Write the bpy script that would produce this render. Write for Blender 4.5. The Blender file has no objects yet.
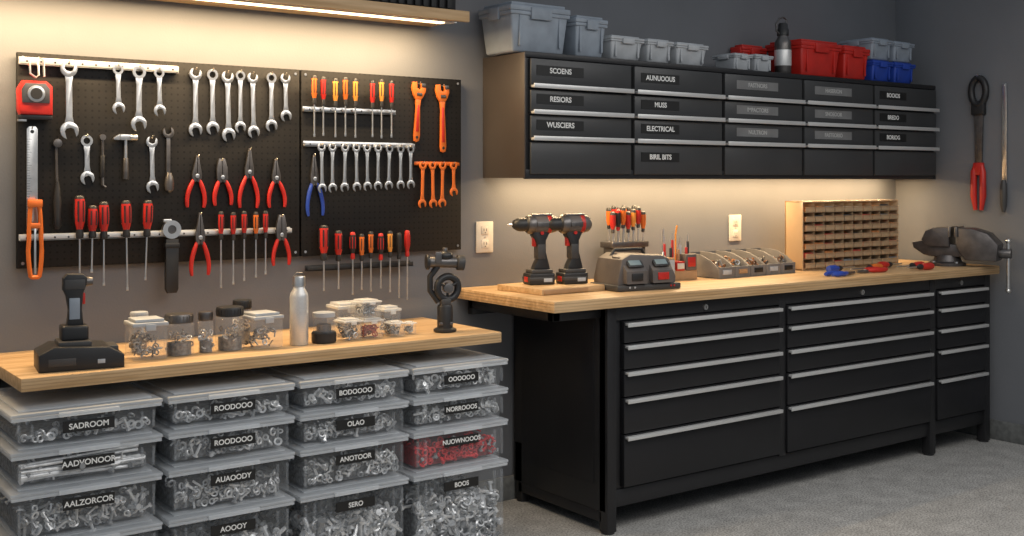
import bpy, bmesh, math, random
from mathutils import Matrix, Vector
random.seed(7)
S = bpy.context.scene
PI = math.pi
S.view_settings.view_transform = 'Standard'
S.view_settings.look = 'None'

# ------------------------------------------------------------------ materials
def nt(name):
    m = bpy.data.materials.new(name); m.use_nodes = True
    t = m.node_tree
    return m, t, t.nodes['Principled BSDF'], t.nodes['Material Output']

def mat(name, col, rough=.5, metal=0., var=.12, scale=14., bump=0., bscale=180., stretch=(1, 1, 1), coat=0.):
    m, t, p, o = nt(name)
    tc = t.nodes.new('ShaderNodeTexCoord'); mp = t.nodes.new('ShaderNodeMapping')
    mp.inputs['Scale'].default_value = stretch
    t.links.new(tc.outputs['Object'], mp.inputs['Vector'])
    n = t.nodes.new('ShaderNodeTexNoise'); n.inputs['Scale'].default_value = scale; n.inputs['Detail'].default_value = 4
    t.links.new(mp.outputs[0], n.inputs['Vector'])
    r = t.nodes.new('ShaderNodeValToRGB')
    r.color_ramp.elements[0].position = .3; r.color_ramp.elements[1].position = .7
    r.color_ramp.elements[0].color = tuple(c * (1 - var) for c in col) + (1,)
    r.color_ramp.elements[1].color = tuple(min(1, c * (1 + var)) for c in col) + (1,)
    t.links.new(n.outputs['Fac'], r.inputs[0]); t.links.new(r.outputs[0], p.inputs['Base Color'])
    p.inputs['Roughness'].default_value = rough; p.inputs['Metallic'].default_value = metal
    if coat: p.inputs['Coat Weight'].default_value = coat
    if bump:
        n2 = t.nodes.new('ShaderNodeTexNoise'); n2.inputs['Scale'].default_value = bscale; n2.inputs['Detail'].default_value = 3
        t.links.new(mp.outputs[0], n2.inputs['Vector'])
        b = t.nodes.new('ShaderNodeBump'); b.inputs['Strength'].default_value = bump; b.inputs['Distance'].default_value = .004
        t.links.new(n2.outputs['Fac'], b.inputs['Height']); t.links.new(b.outputs[0], p.inputs['Normal'])
    return m

def clear(name, col, alpha, rough=.15):
    m, t, p, o = nt(name)
    p.inputs['Base Color'].default_value = col + (1,); p.inputs['Roughness'].default_value = rough
    tr = t.nodes.new('ShaderNodeBsdfTransparent'); mx = t.nodes.new('ShaderNodeMixShader')
    n = t.nodes.new('ShaderNodeTexNoise'); n.inputs['Scale'].default_value = 9
    tc = t.nodes.new('ShaderNodeTexCoord'); t.links.new(tc.outputs['Object'], n.inputs['Vector'])
    ma = t.nodes.new('ShaderNodeMath'); ma.operation = 'MULTIPLY_ADD'
    ma.inputs[1].default_value = .12; ma.inputs[2].default_value = alpha - .06
    t.links.new(n.outputs['Fac'], ma.inputs[0]); t.links.new(ma.outputs[0], mx.inputs[0])
    t.links.new(tr.outputs[0], mx.inputs[1]); t.links.new(p.outputs[0], mx.inputs[2])
    t.links.new(mx.outputs[0], o.inputs['Surface'])
    return m

def emis(name, col, st):
    m, t, p, o = nt(name)
    p.inputs['Base Color'].default_value = col + (1,)
    p.inputs['Emission Color'].default_value = col + (1,); p.inputs['Emission Strength'].default_value = st
    return m

def wood(name, c1, c2, rough=.45):
    m, t, p, o = nt(name)
    tc = t.nodes.new('ShaderNodeTexCoord'); mp = t.nodes.new('ShaderNodeMapping'); mp.inputs['Scale'].default_value = (1.2, 16, 16)
    n = t.nodes.new('ShaderNodeTexNoise'); n.inputs['Scale'].default_value = 2.2; n.inputs['Detail'].default_value = 8; n.inputs['Distortion'].default_value = .6
    r = t.nodes.new('ShaderNodeValToRGB'); r.color_ramp.elements[0].position = .3; r.color_ramp.elements[1].position = .72
    r.color_ramp.elements[0].color = c1 + (1,); r.color_ramp.elements[1].color = c2 + (1,)
    t.links.new(tc.outputs['Object'], mp.inputs[0]); t.links.new(mp.outputs[0], n.inputs['Vector'])
    t.links.new(n.outputs['Fac'], r.inputs[0]); t.links.new(r.outputs[0], p.inputs['Base Color'])
    p.inputs['Roughness'].default_value = rough
    b = t.nodes.new('ShaderNodeBump'); b.inputs['Strength'].default_value = .12; b.inputs['Distance'].default_value = .002
    t.links.new(n.outputs['Fac'], b.inputs['Height']); t.links.new(b.outputs[0], p.inputs['Normal'])
    return m

def pegmat():
    m, t, p, o = nt('pegboard_black')
    tc = t.nodes.new('ShaderNodeTexCoord')
    def vm(op, a, v=None, sc=None):
        n = t.nodes.new('ShaderNodeVectorMath'); n.operation = op
        t.links.new(a, n.inputs[0])
        if v is not None: n.inputs[1].default_value = v
        if sc is not None: n.inputs['Scale'].default_value = sc
        return n
    a = vm('SCALE', tc.outputs['Object'], sc=1 / .0265); b = vm('FRACTION', a.outputs[0])
    c = vm('SUBTRACT', b.outputs[0], (.5, .5, .5)); d = vm('MULTIPLY', c.outputs[0], (1, 0, 1)); e = vm('LENGTH', d.outputs[0])
    l = t.nodes.new('ShaderNodeMath'); l.operation = 'LESS_THAN'; l.inputs[1].default_value = .16
    t.links.new(e.outputs['Value'], l.inputs[0])
    mx = t.nodes.new('ShaderNodeMix'); mx.data_type = 'RGBA'
    t.links.new(l.outputs[0], mx.inputs[0]); mx.inputs[6].default_value = (.0115, .0105, .0098, 1); mx.inputs[7].default_value = (.001, .001, .001, 1)
    t.links.new(mx.outputs[2], p.inputs['Base Color']); p.inputs['Roughness'].default_value = .6
    p.inputs['Specular IOR Level'].default_value = .3
    return m

BLK = mat('black_plastic', (.018, .018, .019), .45)
DRK = mat('dark_plastic', (.05, .048, .047), .5)
MID = mat('charcoal_plastic', (.115, .10, .092), .45)
BING = mat('bin_grey_plastic', (.17, .16, .15), .5)
GUN = mat('gunmetal', (.16, .15, .145), .38, .85, .2, 30)
CHR = mat('chrome_steel', (.72, .71, .69), .28, .95, .1, 30)
STL = mat('brushed_aluminium', (.66, .66, .65), .38, .45, .06, 40, 0, 100, (.2, 6, 6))
RED = mat('red_plastic', (.50, .022, .015), .4)
ORG = mat('orange_plastic', (.66, .15, .02), .4)
YEL = mat('amber_plastic', (.75, .3, .05), .4)
BLU = mat('blue_plastic', (.02, .06, .36), .4)
GRY = mat('grey_plastic', (.27, .31, .36), .5)
LGR = mat('light_grey_plastic', (.42, .44, .46), .5)
SDK = mat('cabinet_black_steel', (.022, .022, .024), .42, .3, .08, 6, .05, 300)
SFR = mat('drawer_front_steel', (.058, .059, .061), .42, .3, .06, 5, .05, 300)
BFR = mat('bench_drawer_front_steel', (.014, .014, .016), .42, .2, .06, 5, .05, 300)
SSD = mat('cabinet_side_steel', (.085, .07, .06), .4, .3, .1, 3)
WOD = wood('oak_worktop', (.46, .28, .125), (.68, .47, .26))
WEDG = wood('plywood_edge', (.36, .22, .10), (.55, .37, .2))
PEG = pegmat()
LBL = mat('label_black', (.008, .008, .008), .5)
LBG = mat('label_grey', (.17, .17, .17), .5)
TXT = mat('label_white', (.8, .8, .78), .6)
TXB = mat('label_text_dim', (.42, .42, .41), .6)
TOT = clear('translucent_tote', (.72, .76, .80), .10, .15)
LID = clear('translucent_lid', (.86, .90, .94), .40, .25)
JLD = clear('frosted_lid', (.85, .85, .83), .55, .3)
JAR = clear('clear_jar', (.80, .80, .78), .13, .08)
PCB = clear('amber_drawer_frame', (.56, .39, .23), .8, .25)
PLIP = clear('amber_drawer_lip', (.70, .50, .30), .5, .2)
POR = mat('parts_amber', (.45, .17, .05), .4, 0, .5, 60)
PBR = mat('parts_brown', (.20, .10, .05), .45, 0, .4, 40)
PRD = mat('parts_red', (.35, .05, .03), .45, 0, .4, 40)
CON = mat('metal_parts', (.66, .67, .68), .36, .5, .25, 40)
CN2 = mat('metal_parts_mid', (.34, .35, .36), .42, .6, .25, 40)
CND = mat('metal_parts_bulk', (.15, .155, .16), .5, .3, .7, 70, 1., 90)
CRD = mat('red_parts', (.60, .035, .04), .45, 0, .3, 50)
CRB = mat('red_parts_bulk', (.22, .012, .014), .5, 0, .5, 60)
SCR = mat('lcd_screen', (.22, .28, .29), .2)
VIS = mat('vise_iron', (.095, .088, .088), .4, .6, .25, 20, .2, 120)
WHT = mat('outlet_ivory', (.66, .61, .52), .4)
TAN = mat('tan_block', (.4, .24, .12), .5)
LEDM = emis('led_strip_warm', (1., .72, .40), 6)

# ------------------------------------------------------------------ mesh builder
WALL = Matrix(((1, 0, 0, 0), (0, 0, -1, 0), (0, 1, 0, 0), (0, 0, 0, 1)))
SIDE = Matrix(((0, 0, -1, 0), (-1, 0, 0, 0), (0, 1, 0, 0), (0, 0, 0, 1)))
def T(x, y, z): return Matrix.Translation((x, y, z))
def R(a, ax): return Matrix.Rotation(math.radians(a), 4, ax)
def align(p0, p1):
    d = Vector(p1) - Vector(p0)
    return Matrix.Translation(p0) @ d.to_track_quat('Z', 'Y').to_matrix().to_4x4(), d.length

class MB:
    def __init__(s): s.v = []; s.f = []; s.mi = []; s.mats = []; s.M = Matrix.Identity(4)
    def add(s, bm, m, L=None):
        if m not in s.mats: s.mats.append(m)
        k = s.mats.index(m); b = len(s.v); X = s.M @ L if L is not None else s.M
        bm.verts.index_update()
        for v in bm.verts: s.v.append(tuple(X @ v.co))
        for f in bm.faces: s.f.append([b + v.index for v in f.verts]); s.mi.append(k)
        bm.free(); return s
    def bx(s, x0, x1, y0, y1, z0, z1, m, bev=0, seg=2, L=None, taper=None):
        bm = bmesh.new(); bmesh.ops.create_cube(bm, size=1)
        for v in bm.verts:
            fx = fy = 1
            if taper and v.co.z < 0: fx, fy = taper
            v.co = Vector(((x0 + x1) / 2 + v.co.x * (x1 - x0) * fx, (y0 + y1) / 2 + v.co.y * (y1 - y0) * fy, (z0 + z1) / 2 + v.co.z * (z1 - z0)))
        if bev: bmesh.ops.bevel(bm, geom=bm.edges[:], offset=bev, segments=seg, affect='EDGES', profile=.5)
        return s.add(bm, m, L)
    def tub(s, x0, x1, y0, y1, z0, z1, m, taper=.93, bev=.02, L=None):
        bm = bmesh.new(); bmesh.ops.create_cube(bm, size=1)
        for v in bm.verts:
            f = taper if v.co.z < 0 else 1
            v.co = Vector(((x0 + x1) / 2 + v.co.x * (x1 - x0) * f, (y0 + y1) / 2 + v.co.y * (y1 - y0) * f, (z0 + z1) / 2 + v.co.z * (z1 - z0)))
        bmesh.ops.bevel(bm, geom=[e for e in bm.edges if abs(e.verts[0].co.z - e.verts[1].co.z) > 1e-4], offset=bev, segments=3, affect='EDGES', profile=.5)
        top = [f for f in bm.faces if min(v.co.z for v in f.verts) > z1 - 1e-4]
        bmesh.ops.delete(bm, geom=top, context='FACES')
        return s.add(bm, m, L)
    def cy(s, p0, p1, r, m, r1=None, n=20, bev=0, L=None):
        A, h = align(p0, p1); bm = bmesh.new()
        bmesh.ops.create_cone(bm, cap_ends=True, segments=n, radius1=r, radius2=r if r1 is None else r1, depth=h)
        bmesh.ops.translate(bm, verts=bm.verts, vec=(0, 0, h / 2))
        if bev: bmesh.ops.bevel(bm, geom=[e for e in bm.edges if abs(e.verts[0].co.z - e.verts[1].co.z) < 1e-5], offset=bev, segments=2, affect='EDGES', profile=.5)
        return s.add(bm, m, (L @ A) if L is not None else A)
    def la(s, prof, m, n=28, L=None):
        bm = bmesh.new(); rings = []
        for r, z in prof: rings.append([bm.verts.new((max(r, 1e-4) * math.cos(2 * PI * i / n), max(r, 1e-4) * math.sin(2 * PI * i / n), z)) for i in range(n)])
        for a, b in zip(rings, rings[1:]):
            for i in range(n): bm.faces.new((a[i], a[(i + 1) % n], b[(i + 1) % n], b[i]))
        if prof[0][0] > 1e-3: bm.faces.new(rings[0][::-1])
        if prof[-1][0] > 1e-3: bm.faces.new(rings[-1])
        return s.add(bm, m, L)
    def po(s, pts, t, m, z0=0, bev=0, L=None):
        bm = bmesh.new(); vs = [bm.verts.new((p[0], p[1], z0)) for p in pts]
        f = bm.faces.new(vs); bm.normal_update()
        if f.normal.z > 0: f.normal_flip()
        e = bmesh.ops.extrude_face_region(bm, geom=[f])
        bmesh.ops.translate(bm, verts=[g for g in e['geom'] if isinstance(g, bmesh.types.BMVert)], vec=(0, 0, t))
        bm.normal_update()
        if bev: bmesh.ops.bevel(bm, geom=[e for e in bm.edges if abs(e.verts[0].co.z - e.verts[1].co.z) < 1e-6], offset=bev, segments=2, affect='EDGES', profile=.5)
        bmesh.ops.recalc_face_normals(bm, faces=bm.faces)
        return s.add(bm, m, L)
    def ri(s, c, ro, ri_, t, m, n=24, z0=0, L=None):
        bm = bmesh.new(); q = []
        for r, z in ((ri_, z0), (ro, z0), (ro, z0 + t), (ri_, z0 + t)):
            q.append([bm.verts.new((c[0] + r * math.cos(2 * PI * i / n), c[1] + r * math.sin(2 * PI * i / n), z)) for i in range(n)])
        for k in range(4):
            a, b = q[k], q[(k + 1) % 4]
            for i in range(n): bm.faces.new((a[i], a[(i + 1) % n], b[(i + 1) % n], b[i]))
        bmesh.ops.recalc_face_normals(bm, faces=bm.faces)
        return s.add(bm, m, L)
    def tu(s, pts, r, m, n=8, closed=False, L=None):
        P = [Vector(p) for p in pts]; K = len(P); bm = bmesh.new(); rings = []; up = None
        for i in range(K):
            if closed: d = P[(i + 1) % K] - P[i - 1]
            else: d = P[min(i + 1, K - 1)] - P[max(i - 1, 0)]
            d.normalize()
            if up is None: up = d.orthogonal().normalized()
            up = (up - d * up.dot(d)).normalized(); sd = d.cross(up)
            rr = r[i] if isinstance(r, (list, tuple)) else r
            rings.append([bm.verts.new(P[i] + (up * math.cos(2 * PI * j / n) + sd * math.sin(2 * PI * j / n)) * rr) for j in range(n)])
        for i in range(K if closed else K - 1):
            a, b = rings[i], rings[(i + 1) % K]
            for j in range(n): bm.faces.new((a[j], a[(j + 1) % n], b[(j + 1) % n], b[j]))
        if not closed: bm.faces.new(rings[0][::-1]); bm.faces.new(rings[-1])
        bmesh.ops.recalc_face_normals(bm, faces=bm.faces)
        return s.add(bm, m, L)
    def to(s, c, Rr, r, m, ax=(0, 0, 1), n=20, k=8, L=None):
        A = Matrix.Translation(c) @ Vector(ax).to_track_quat('Z', 'Y').to_matrix().to_4x4()
        return s.tu([A @ Vector((Rr * math.cos(2 * PI * i / n), Rr * math.sin(2 * PI * i / n), 0)) for i in range(n)], r, m, k, True, L)
    def sp(s, c, r, m, sc=(1, 1, 1), n=16, L=None):
        bm = bmesh.new(); bmesh.ops.create_uvsphere(bm, u_segments=n, v_segments=n // 2 + 2, radius=r)
        for v in bm.verts: v.co = Vector((c[0] + v.co.x * sc[0], c[1] + v.co.y * sc[1], c[2] + v.co.z * sc[2]))
        return s.add(bm, m, L)
    def build(s, name, loc=(0, 0, 0), rot=(0, 0, 0), parent=None, sc=1):
        me = bpy.data.meshes.new(name); me.from_pydata([tuple(c * sc for c in v) for v in s.v], [], s.f)
        for m in s.mats: me.materials.append(m)
        me.polygons.foreach_set('material_index', s.mi); me.polygons.foreach_set('use_smooth', [True] * len(s.f))
        me.update(); me.set_sharp_from_angle(angle=math.radians(38))
        o = bpy.data.objects.new(name, me); S.collection.objects.link(o)
        o.location = loc; o.rotation_euler = [math.radians(a) for a in rot]
        if parent: o.parent = parent
        return o

def text(parent, body, loc, size, m=None, rot=(90, 0, 0)):
    c = bpy.data.curves.new('lettering', 'FONT'); c.body = body; c.size = size; c.align_x = 'CENTER'; c.align_y = 'CENTER'
    c.extrude = .0004; c.offset = size * .022; c.materials.append(m or TXT)
    o = bpy.data.objects.new('label_text', c); S.collection.objects.link(o)
    o.location = loc; o.rotation_euler = [math.radians(a) for a in rot]; o.parent = parent
    return o

# ------------------------------------------------------------------ room
def room():
    wm = mat('painted_wall', (.165, .17, .182), .85, 0, .05, 3, .15, 120)
    wr = mat('painted_wall_right', (.165, .172, .186), .85, 0, .05, 3, .15, 120)
    fm = mat('concrete_floor', (.41, .405, .39), .5, 0, .16, 9, .25, 60)
    t = fm.node_tree; p = t.nodes['Principled BSDF']
    src = p.inputs['Base Color'].links[0].from_socket
    v = t.nodes.new('ShaderNodeTexNoise'); v.inputs['Scale'].default_value = 110; v.inputs['Detail'].default_value = 3
    tc = t.nodes.new('ShaderNodeTexCoord'); t.links.new(tc.outputs['Object'], v.inputs['Vector'])
    r = t.nodes.new('ShaderNodeValToRGB'); r.color_ramp.elements[0].position = .38; r.color_ramp.elements[1].position = .58
    r.color_ramp.elements[0].color = (.5, .5, .5, 1); r.color_ramp.elements[1].color = (1.15, 1.15, 1.15, 1)
    t.links.new(v.outputs['Fac'], r.inputs[0])
    mx = t.nodes.new('ShaderNodeMix'); mx.data_type = 'RGBA'; mx.blend_type = 'MULTIPLY'; mx.inputs[0].default_value = 1
    t.links.new(src, mx.inputs[6]); t.links.new(r.outputs[0], mx.inputs[7]); t.links.new(mx.outputs[2], p.inputs['Base Color'])
    MB().bx(-2.5, 6.68, 0, .12, 0, 3.1, wm).build('wall_back')
    MB().bx(6.56, 6.68, -7, -.001, 0, 3.1, wr).build('wall_right')
    MB().bx(-2.5, 6.68, -7, .12, -.1, 0, fm).build('floor')
    bm_ = mat('baseboard_stone', (.16, .165, .16), .7, 0, .25, 30)
    MB().bx(2.84, 6.54, -.018, -.001, 0.001, .12, bm_, .003).build('baseboard_back')
    MB().bx(6.538, 6.559, -7, -.02, 0.001, .12, bm_, .003).build('baseboard_right')
room()

# ------------------------------------------------------------------ wall shelf w/ LED
def wall_shelf():
    m = MB()
    m.bx(.2, 2.86, -.32, -.002, 2.36, 2.39, WOD, .002)
    m.bx(.2, 2.86, -.335, -.32, 2.345, 2.395, WOD, .003)
    m.bx(.2, 2.86, -.225, -.17, 2.354, 2.36, STL)
    m.bx(.2, 2.80, -.215, -.18, 2.350, 2.354, LEDM)
    m.bx(.22, 2.80, -.31, -.003, 2.392, 2.75, SDK, .003)
    for i in range(60):
        x = .24 + i * .0425
        m.bx(x, x + .026, -.322, -.31, 2.40, 2.74, BLK, .002)
    m.build('wall_shelf_cabinet')
wall_shelf()

# ------------------------------------------------------------------ pegboard
PB = -.036
def pegboard():
    for a, b in ((.98, 2.152), (2.160, 3.01)):
        m = MB(); m.bx(a, b, PB, -.012, 1.28, 2.11, PEG, .003)
        for x in (a + .05, b - .05):
            m.bx(x - .02, x + .02, -.012, -.001, 1.29, 2.10, BLK)
        for x in (a + .02, b - .02):
            for z in (1.30, 2.09): m.cy((x, PB - .002, z), (x, PB + .002, z), .006, CHR, n=12)
        m.build('pegboard')
pegboard()

def rail(x0, x1, z0, z1, m_=STL, d=.022):
    m = MB()
    m.bx(x0, x1, PB - .003, PB, z0, z1, m_, .001)
    m.bx(x0, x1, PB - d, PB - .003, z0, z0 + .004, m_)
    m.bx(x0, x1, PB - d, PB - d + .003, z0, z1 - .004, m_, .001)
    n = int((x1 - x0) / .05)
    for i in range(n):
        x = x0 + .025 + i * (x1 - x0 - .05) / max(1, n - 1)
        m.cy((x, PB - d - .001, (z0 + z1) / 2 - .002), (x, PB - d + .001, (z0 + z1) / 2 - .002), .004, BLK, n=8)
    m.build('tool_holder_rail')
rail(.985, 1.60, 2.062, 2.092)
rail(2.165, 2.63, 1.925, 1.948, CHR)
rail(2.168, 2.735, 1.770, 1.794, CHR)
rail(.985, 2.105, 1.388, 1.412)
rail(2.176, 2.72, 1.215, 1.24, BLK, .03)
rail(2.742, 2.985, 1.69, 1.708, ORG)

# ------------------------------------------------------------------ hand tools (local: hang point at 0, down = -Y, out = +Z)
def jaw(m, c, Rr, phi, t, M_, z0=0):
    pts = []; a0 = phi + 32; a1 = phi - 32 + 360
    for i in range(15):
        a = math.radians(a0 + (a1 - a0) * i / 14); pts.append((c[0] + Rr * math.cos(a), c[1] + Rr * math.sin(a)))
    ph = math.radians(phi); dx, dy = math.cos(ph), math.sin(ph); nx, ny = -dy, dx
    w = Rr * .50
    for d, q in ((-.05, -1), (-.28, -.5), (-.28, .5), (-.05, 1)):
        pts.append((c[0] + dx * d * Rr + nx * w * q, c[1] + dy * d * Rr + ny * w * q))
    m.po(pts, t, M_, z0, .0012)

def hook(m, z):
    m.tu([(0, -.006, -.0), (0, -.008, z + .004), (0, .0, z + .012)], .0022, CHR, 6)

def wrench(x, z0, z1, M_=CHR, kind='combo', wid=None, off=.004, rot=None, name='combination_wrench'):
    L = z0 - z1; m = MB(); m.M = WALL
    if rot is None: rot = random.uniform(-1.3, 1.3)
    ro = (wid or .17 * L) / 2; t = max(.006, .03 * L); sw = ro * .38
    if kind == 'combo':
        m.ri((0, -ro), ro * .92, ro * .52, t, M_)
        top = -ro * 1.8
    else:
        jaw(m, (0, -ro), ro, 78, t, M_); top = -ro * 1.7
    Rj = ro * 1.1; bot = -(L - Rj)
    m.po([(-sw * 1.3, top), (sw * 1.3, top), (sw, top - .03), (sw, bot + Rj + .02), (sw * 1.5, bot + Rj * .8), (-sw * 1.5, bot + Rj * .8), (-sw, bot + Rj + .02), (-sw, top - .03)], t * .7, M_, t * .15, .001)
    jaw(m, (0, bot), Rj, -75, t, M_)
    hook(m, t)
    return m.build(name, (x, PB - off, z0), (0, rot, 0))

def screwdriver(x, z0, z1, col=RED, hl=None, hr=.015, off=.026, rot=0, name='screwdriver', cap=None):
    L = z0 - z1; hl = hl or L * .42; m = MB(); m.M = WALL @ T(0, 0, hr) @ R(90, 'X')
    cap = cap or BLK
    m.la([(0, 0), (hr * .6, .001), (hr * .85, .006), (hr * .9, .014)], cap, 16)
    m.la([(hr * .9, .014), (hr, .03), (hr * 1.02, hl * .45), (hr * .92, hl * .62), (hr * .62, hl * .78)], col, 16)
    m.la([(hr * .62, hl * .78), (hr * .78, hl * .9), (hr * .7, hl * .98), (.004, hl)], cap, 16)
    for i in range(6):
        a = i * PI / 3; c, s_ = math.cos(a) * hr, math.sin(a) * hr
        m.tu([(c * .98, s_ * .98, .022), (c * 1.04, s_ * 1.04, hl * .4), (c * .95, s_ * .95, hl * .6)], hr * .16, cap, 5)
    m.cy((0, 0, hl - .002), (0, 0, L - .012), .0038, CHR, n=10)
    m.bx(-.0045, .0045, -.0012, .0012, L - .014, L, CHR, .0005)
    return m.build(name, (x, PB - off, z0), (0, rot, 0))

def pliers(x, z0, z1, col=RED, off=.004, rot=0, nose='long', spread=.038, metal=GUN):
    L = z0 - z1; m = MB(); m.M = WALL; py = -.40 * L; t = .012
    w = .020 if nose == 'long' else .024; tip = .004 if nose == 'long' else .013
    for sgn in (-1, 1):
        g = .0012 * sgn
        m.po([(g, -.002), (sgn * tip, -.001), (sgn * (tip + w * .45), py * .5), (sgn * w, py * .85), (sgn * w * 1.02, py * 1.1), (sgn * w * .5, py * 1.3), (g, py * 1.25)], t, metal, 0 if sgn > 0 else .001, .001)
        pts = []
        for i in range(11):
            f = i / 10; yy = py * 1.15 + (-L - py * 1.15) * f
            xx = sgn * (w * .55 + (spread - w * .55) * (math.sin(f * 2.05) if f > 0 else 0))
            pts.append((xx, yy, t * .5))
        rr = [.006, .0082, .0094, .0098, .0098, .0095, .009, .0088, .0085, .008, .006]
        m.tu(pts, rr, col, 10)
    m.cy((0, py, -.001), (0, py, t + .004), .009, CHR, n=16, bev=.001)
    hook(m, t)
    return m.build('pliers', (x, PB - off, z0), (0, rot, 0))

for (x, a, b, w) in ((1.161, 2.085, 1.777, .064), (1.350, 2.085, 1.881, .046), (1.434, 2.085, 1.815, .058), (1.515, 2.08, 1.878, .046)):
    wrench(x, a, b, wid=w, off=.026, kind='open' if w > .06 else 'combo')
for i, (x, a, b, w) in enumerate(((1.675, 2.09, 1.800, .054), (1.748, 2.09, 1.810, .052), (1.814, 2.085, 1.782, .055), (1.872, 2.09, 1.821, .046), (1.927, 2.085, 1.80, .05), (2.014, 2.09, 1.829, .05), (2.080, 2.09, 1.875, .048))):
    wrench(x, a, b, wid=w, kind='open' if i % 2 == 0 else 'combo')
for i, x in enumerate((2.245, 2.299, 2.363, 2.419, 2.475, 2.533, 2.593, 2.653, 2.707)):
    wrench(x, 1.785, 1.56 + i * .002, wid=.040, off=.024, kind='open' if i < 6 else 'combo')
for i, (x, b) in enumerate(((2.775, 1.485), (2.828, 1.485), (2.886, 1.487), (2.948, 1.54))):
    wrench(x, 1.708, b, M_=ORG, wid=.04, off=.024, kind='open', name='orange_spanner')
wrench(1.235, 1.80, 1.60, wid=.050)
wrench(1.492, 1.80, 1.565, wid=.048, kind='open')
for i, x in enumerate((2.205, 2.249, 2.309, 2.359, 2.410, 2.498, 2.545, 2.598)):
    screwdriver(x, 2.085 - .004 * (i % 3), 1.812 + .005 * (i % 2), (ORG, RED, YEL, ORG, YEL, RED, YEL, RED)[i], hl=.13, hr=.0135, off=.024)
for (x, a, b, h, q) in ((1.199, 1.56, 1.199, .17, 0), (1.249, 1.521, 1.256, .13, 1), (1.291, 1.535, 1.202, .15, 0), (1.377, 1.539, 1.177, .15, -1), (1.466, 1.539, 1.215, .15, 2)):
    screwdriver(x, a, b, RED, hl=h, hr=.0195, off=.024, rot=q)
for i, x in enumerate((1.775, 1.829, 1.878, 1.931, 1.975)):
    screwdriver(x, 1.488 - .004 * (i % 2), 1.165 + .012 * i, (RED, RED, RED, ORG, RED)[i], hl=.12, hr=.0125, off=.024)
screwdriver(2.245, 1.42, 1.126, RED, hl=.16, hr=.021, off=.03)
screwdriver(2.319, 1.394, 1.13, RED, hl=.14, hr=.018, off=.03)
for i, (x, b) in enumerate(((2.393, 1.10), (2.439, 1.12), (2.486, 1.11), (2.538, 1.12), (2.587, 1.10), (2.635, 1.07), (2.679, 1.06))):
    screwdriver(x, 1.385 - .01 * (i % 2), b, (BLK, ORG, ORG, BLK, YEL, BLK, RED)[i], hl=.125, hr=.0135, off=.03, cap=(RED if i % 3 == 0 else None))
pliers(1.683, 1.725, 1.505, RED, rot=2); pliers(1.788, 1.712, 1.512, RED, nose='wide', rot=-2); pliers(1.913, 1.758, 1.50, RED, spread=.042, rot=1); pliers(2.033, 1.715, 1.50, RED, rot=-2)
pliers(2.215, 1.735, 1.46, BLU, rot=-2); pliers(1.686, 1.486, 1.222, RED, off=.026); pliers(2.050, 1.47, 1.248, RED, off=.026, nose='wide')

def adj(x, z0, z1, rot=0):
    L = z0 - z1; m = MB(); m.M = WALL
    m.po([(-.034, -.002), (-.012, 0), (-.010, -.028), (.006, -.036), (.012, -.03), (.012, -.006), (.036, -.004), (.038, -.04), (.028, -.064), (.016, -.082), (-.016, -.082), (-.03, -.06), (-.038, -.03)], .014, ORG, 0, .002)
    m.bx(.013, .035, -.022, -.004, .0, .017, GUN, .002)
    m.cy((-.012, -.058, .008), (.016, -.058, .008), .010, GUN, n=16)
    m.po([(-.015, -.08), (.015, -.08), (.011, -.12), (.017, -(L - .03)), (.013, -(L - .006)), (0, -L), (-.013, -(L - .006)), (-.017, -(L - .03)), (-.011, -.12)], .011, ORG, .0015, .002)
    m.po([(-.005, -.11), (.005, -.11), (.008, -(L - .05)), (-.008, -(L - .05))], .003, RED, .011, .0005)
    m.cy((0, -(L - .022), .012), (0, -(L - .022), .0135), .007, BLK, n=14)
    hook(m, .014)
    m.build('adjustable_wrench', (x, PB - .004, z0), (0, rot, 0))
adj(2.762, 2.085, 1.80, 3); adj(2.892, 2.08, 1.752, -1)

def tape():
    m = MB(); m.M = WALL
    m.po([(-.062, -.03), (-.045, 0), (.04, 0), (.062, -.02), (.062, -.13), (-.055, -.13), (-.062, -.11)], .05, RED, 0, .008)
    m.po([(-.052, -.035), (-.038, -.01), (.035, -.01), (.05, -.03), (.05, -.085), (-.05, -.085)], .004, GUN, .049, .002)
    m.cy((0, -.05, .05), (0, -.05, .058), .032, CHR, n=28, bev=.002)
    m.cy((0, -.05, .058), (0, -.05, .060), .022, BLK, n=24)
    m.bx(-.062, .062, -.148, -.13, .006, .044, BLK, .004)
    m.bx(-.06, -.03, -.156, -.146, .012, .036, CHR, .001)
    m.build('tape_measure', (1.036, PB - .002, 1.999))
tape()
def hook_pair():
    m = MB(); m.M = WALL
    m.tu([(-.03, .0, .002), (-.03, .01, .02), (-.03, -.035, .03), (-.01, -.05, .034), (.0, -.04, .03), (0, .02, .02), (.005, .03, .01), (.02, .02, .02), (.02, -.045, .03)], .004, CHR, 8)
    m.build('wire_hook', (1.045, PB - .024, 2.06))
hook_pair()
def rule():
    m = MB(); m.M = WALL
    m.po([(-.02, -.01), (-.012, 0), (.012, 0), (.02, -.01), (.02, -.40), (-.02, -.40)], .006, CHR, 0, .001)
    m.cy((0, -.02, .006), (0, -.02, .0068), .007, BLK, n=14)
    for i in range(34): m.bx(-.02, -.02 + (.012 if i % 5 else .018), -.05 - i * .01, -.049 - i * .01, .006, .0064, BLK)
    hook(m, .006)
    m.build('steel_ruler', (1.032, PB - .004, 1.826))
rule()
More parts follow.
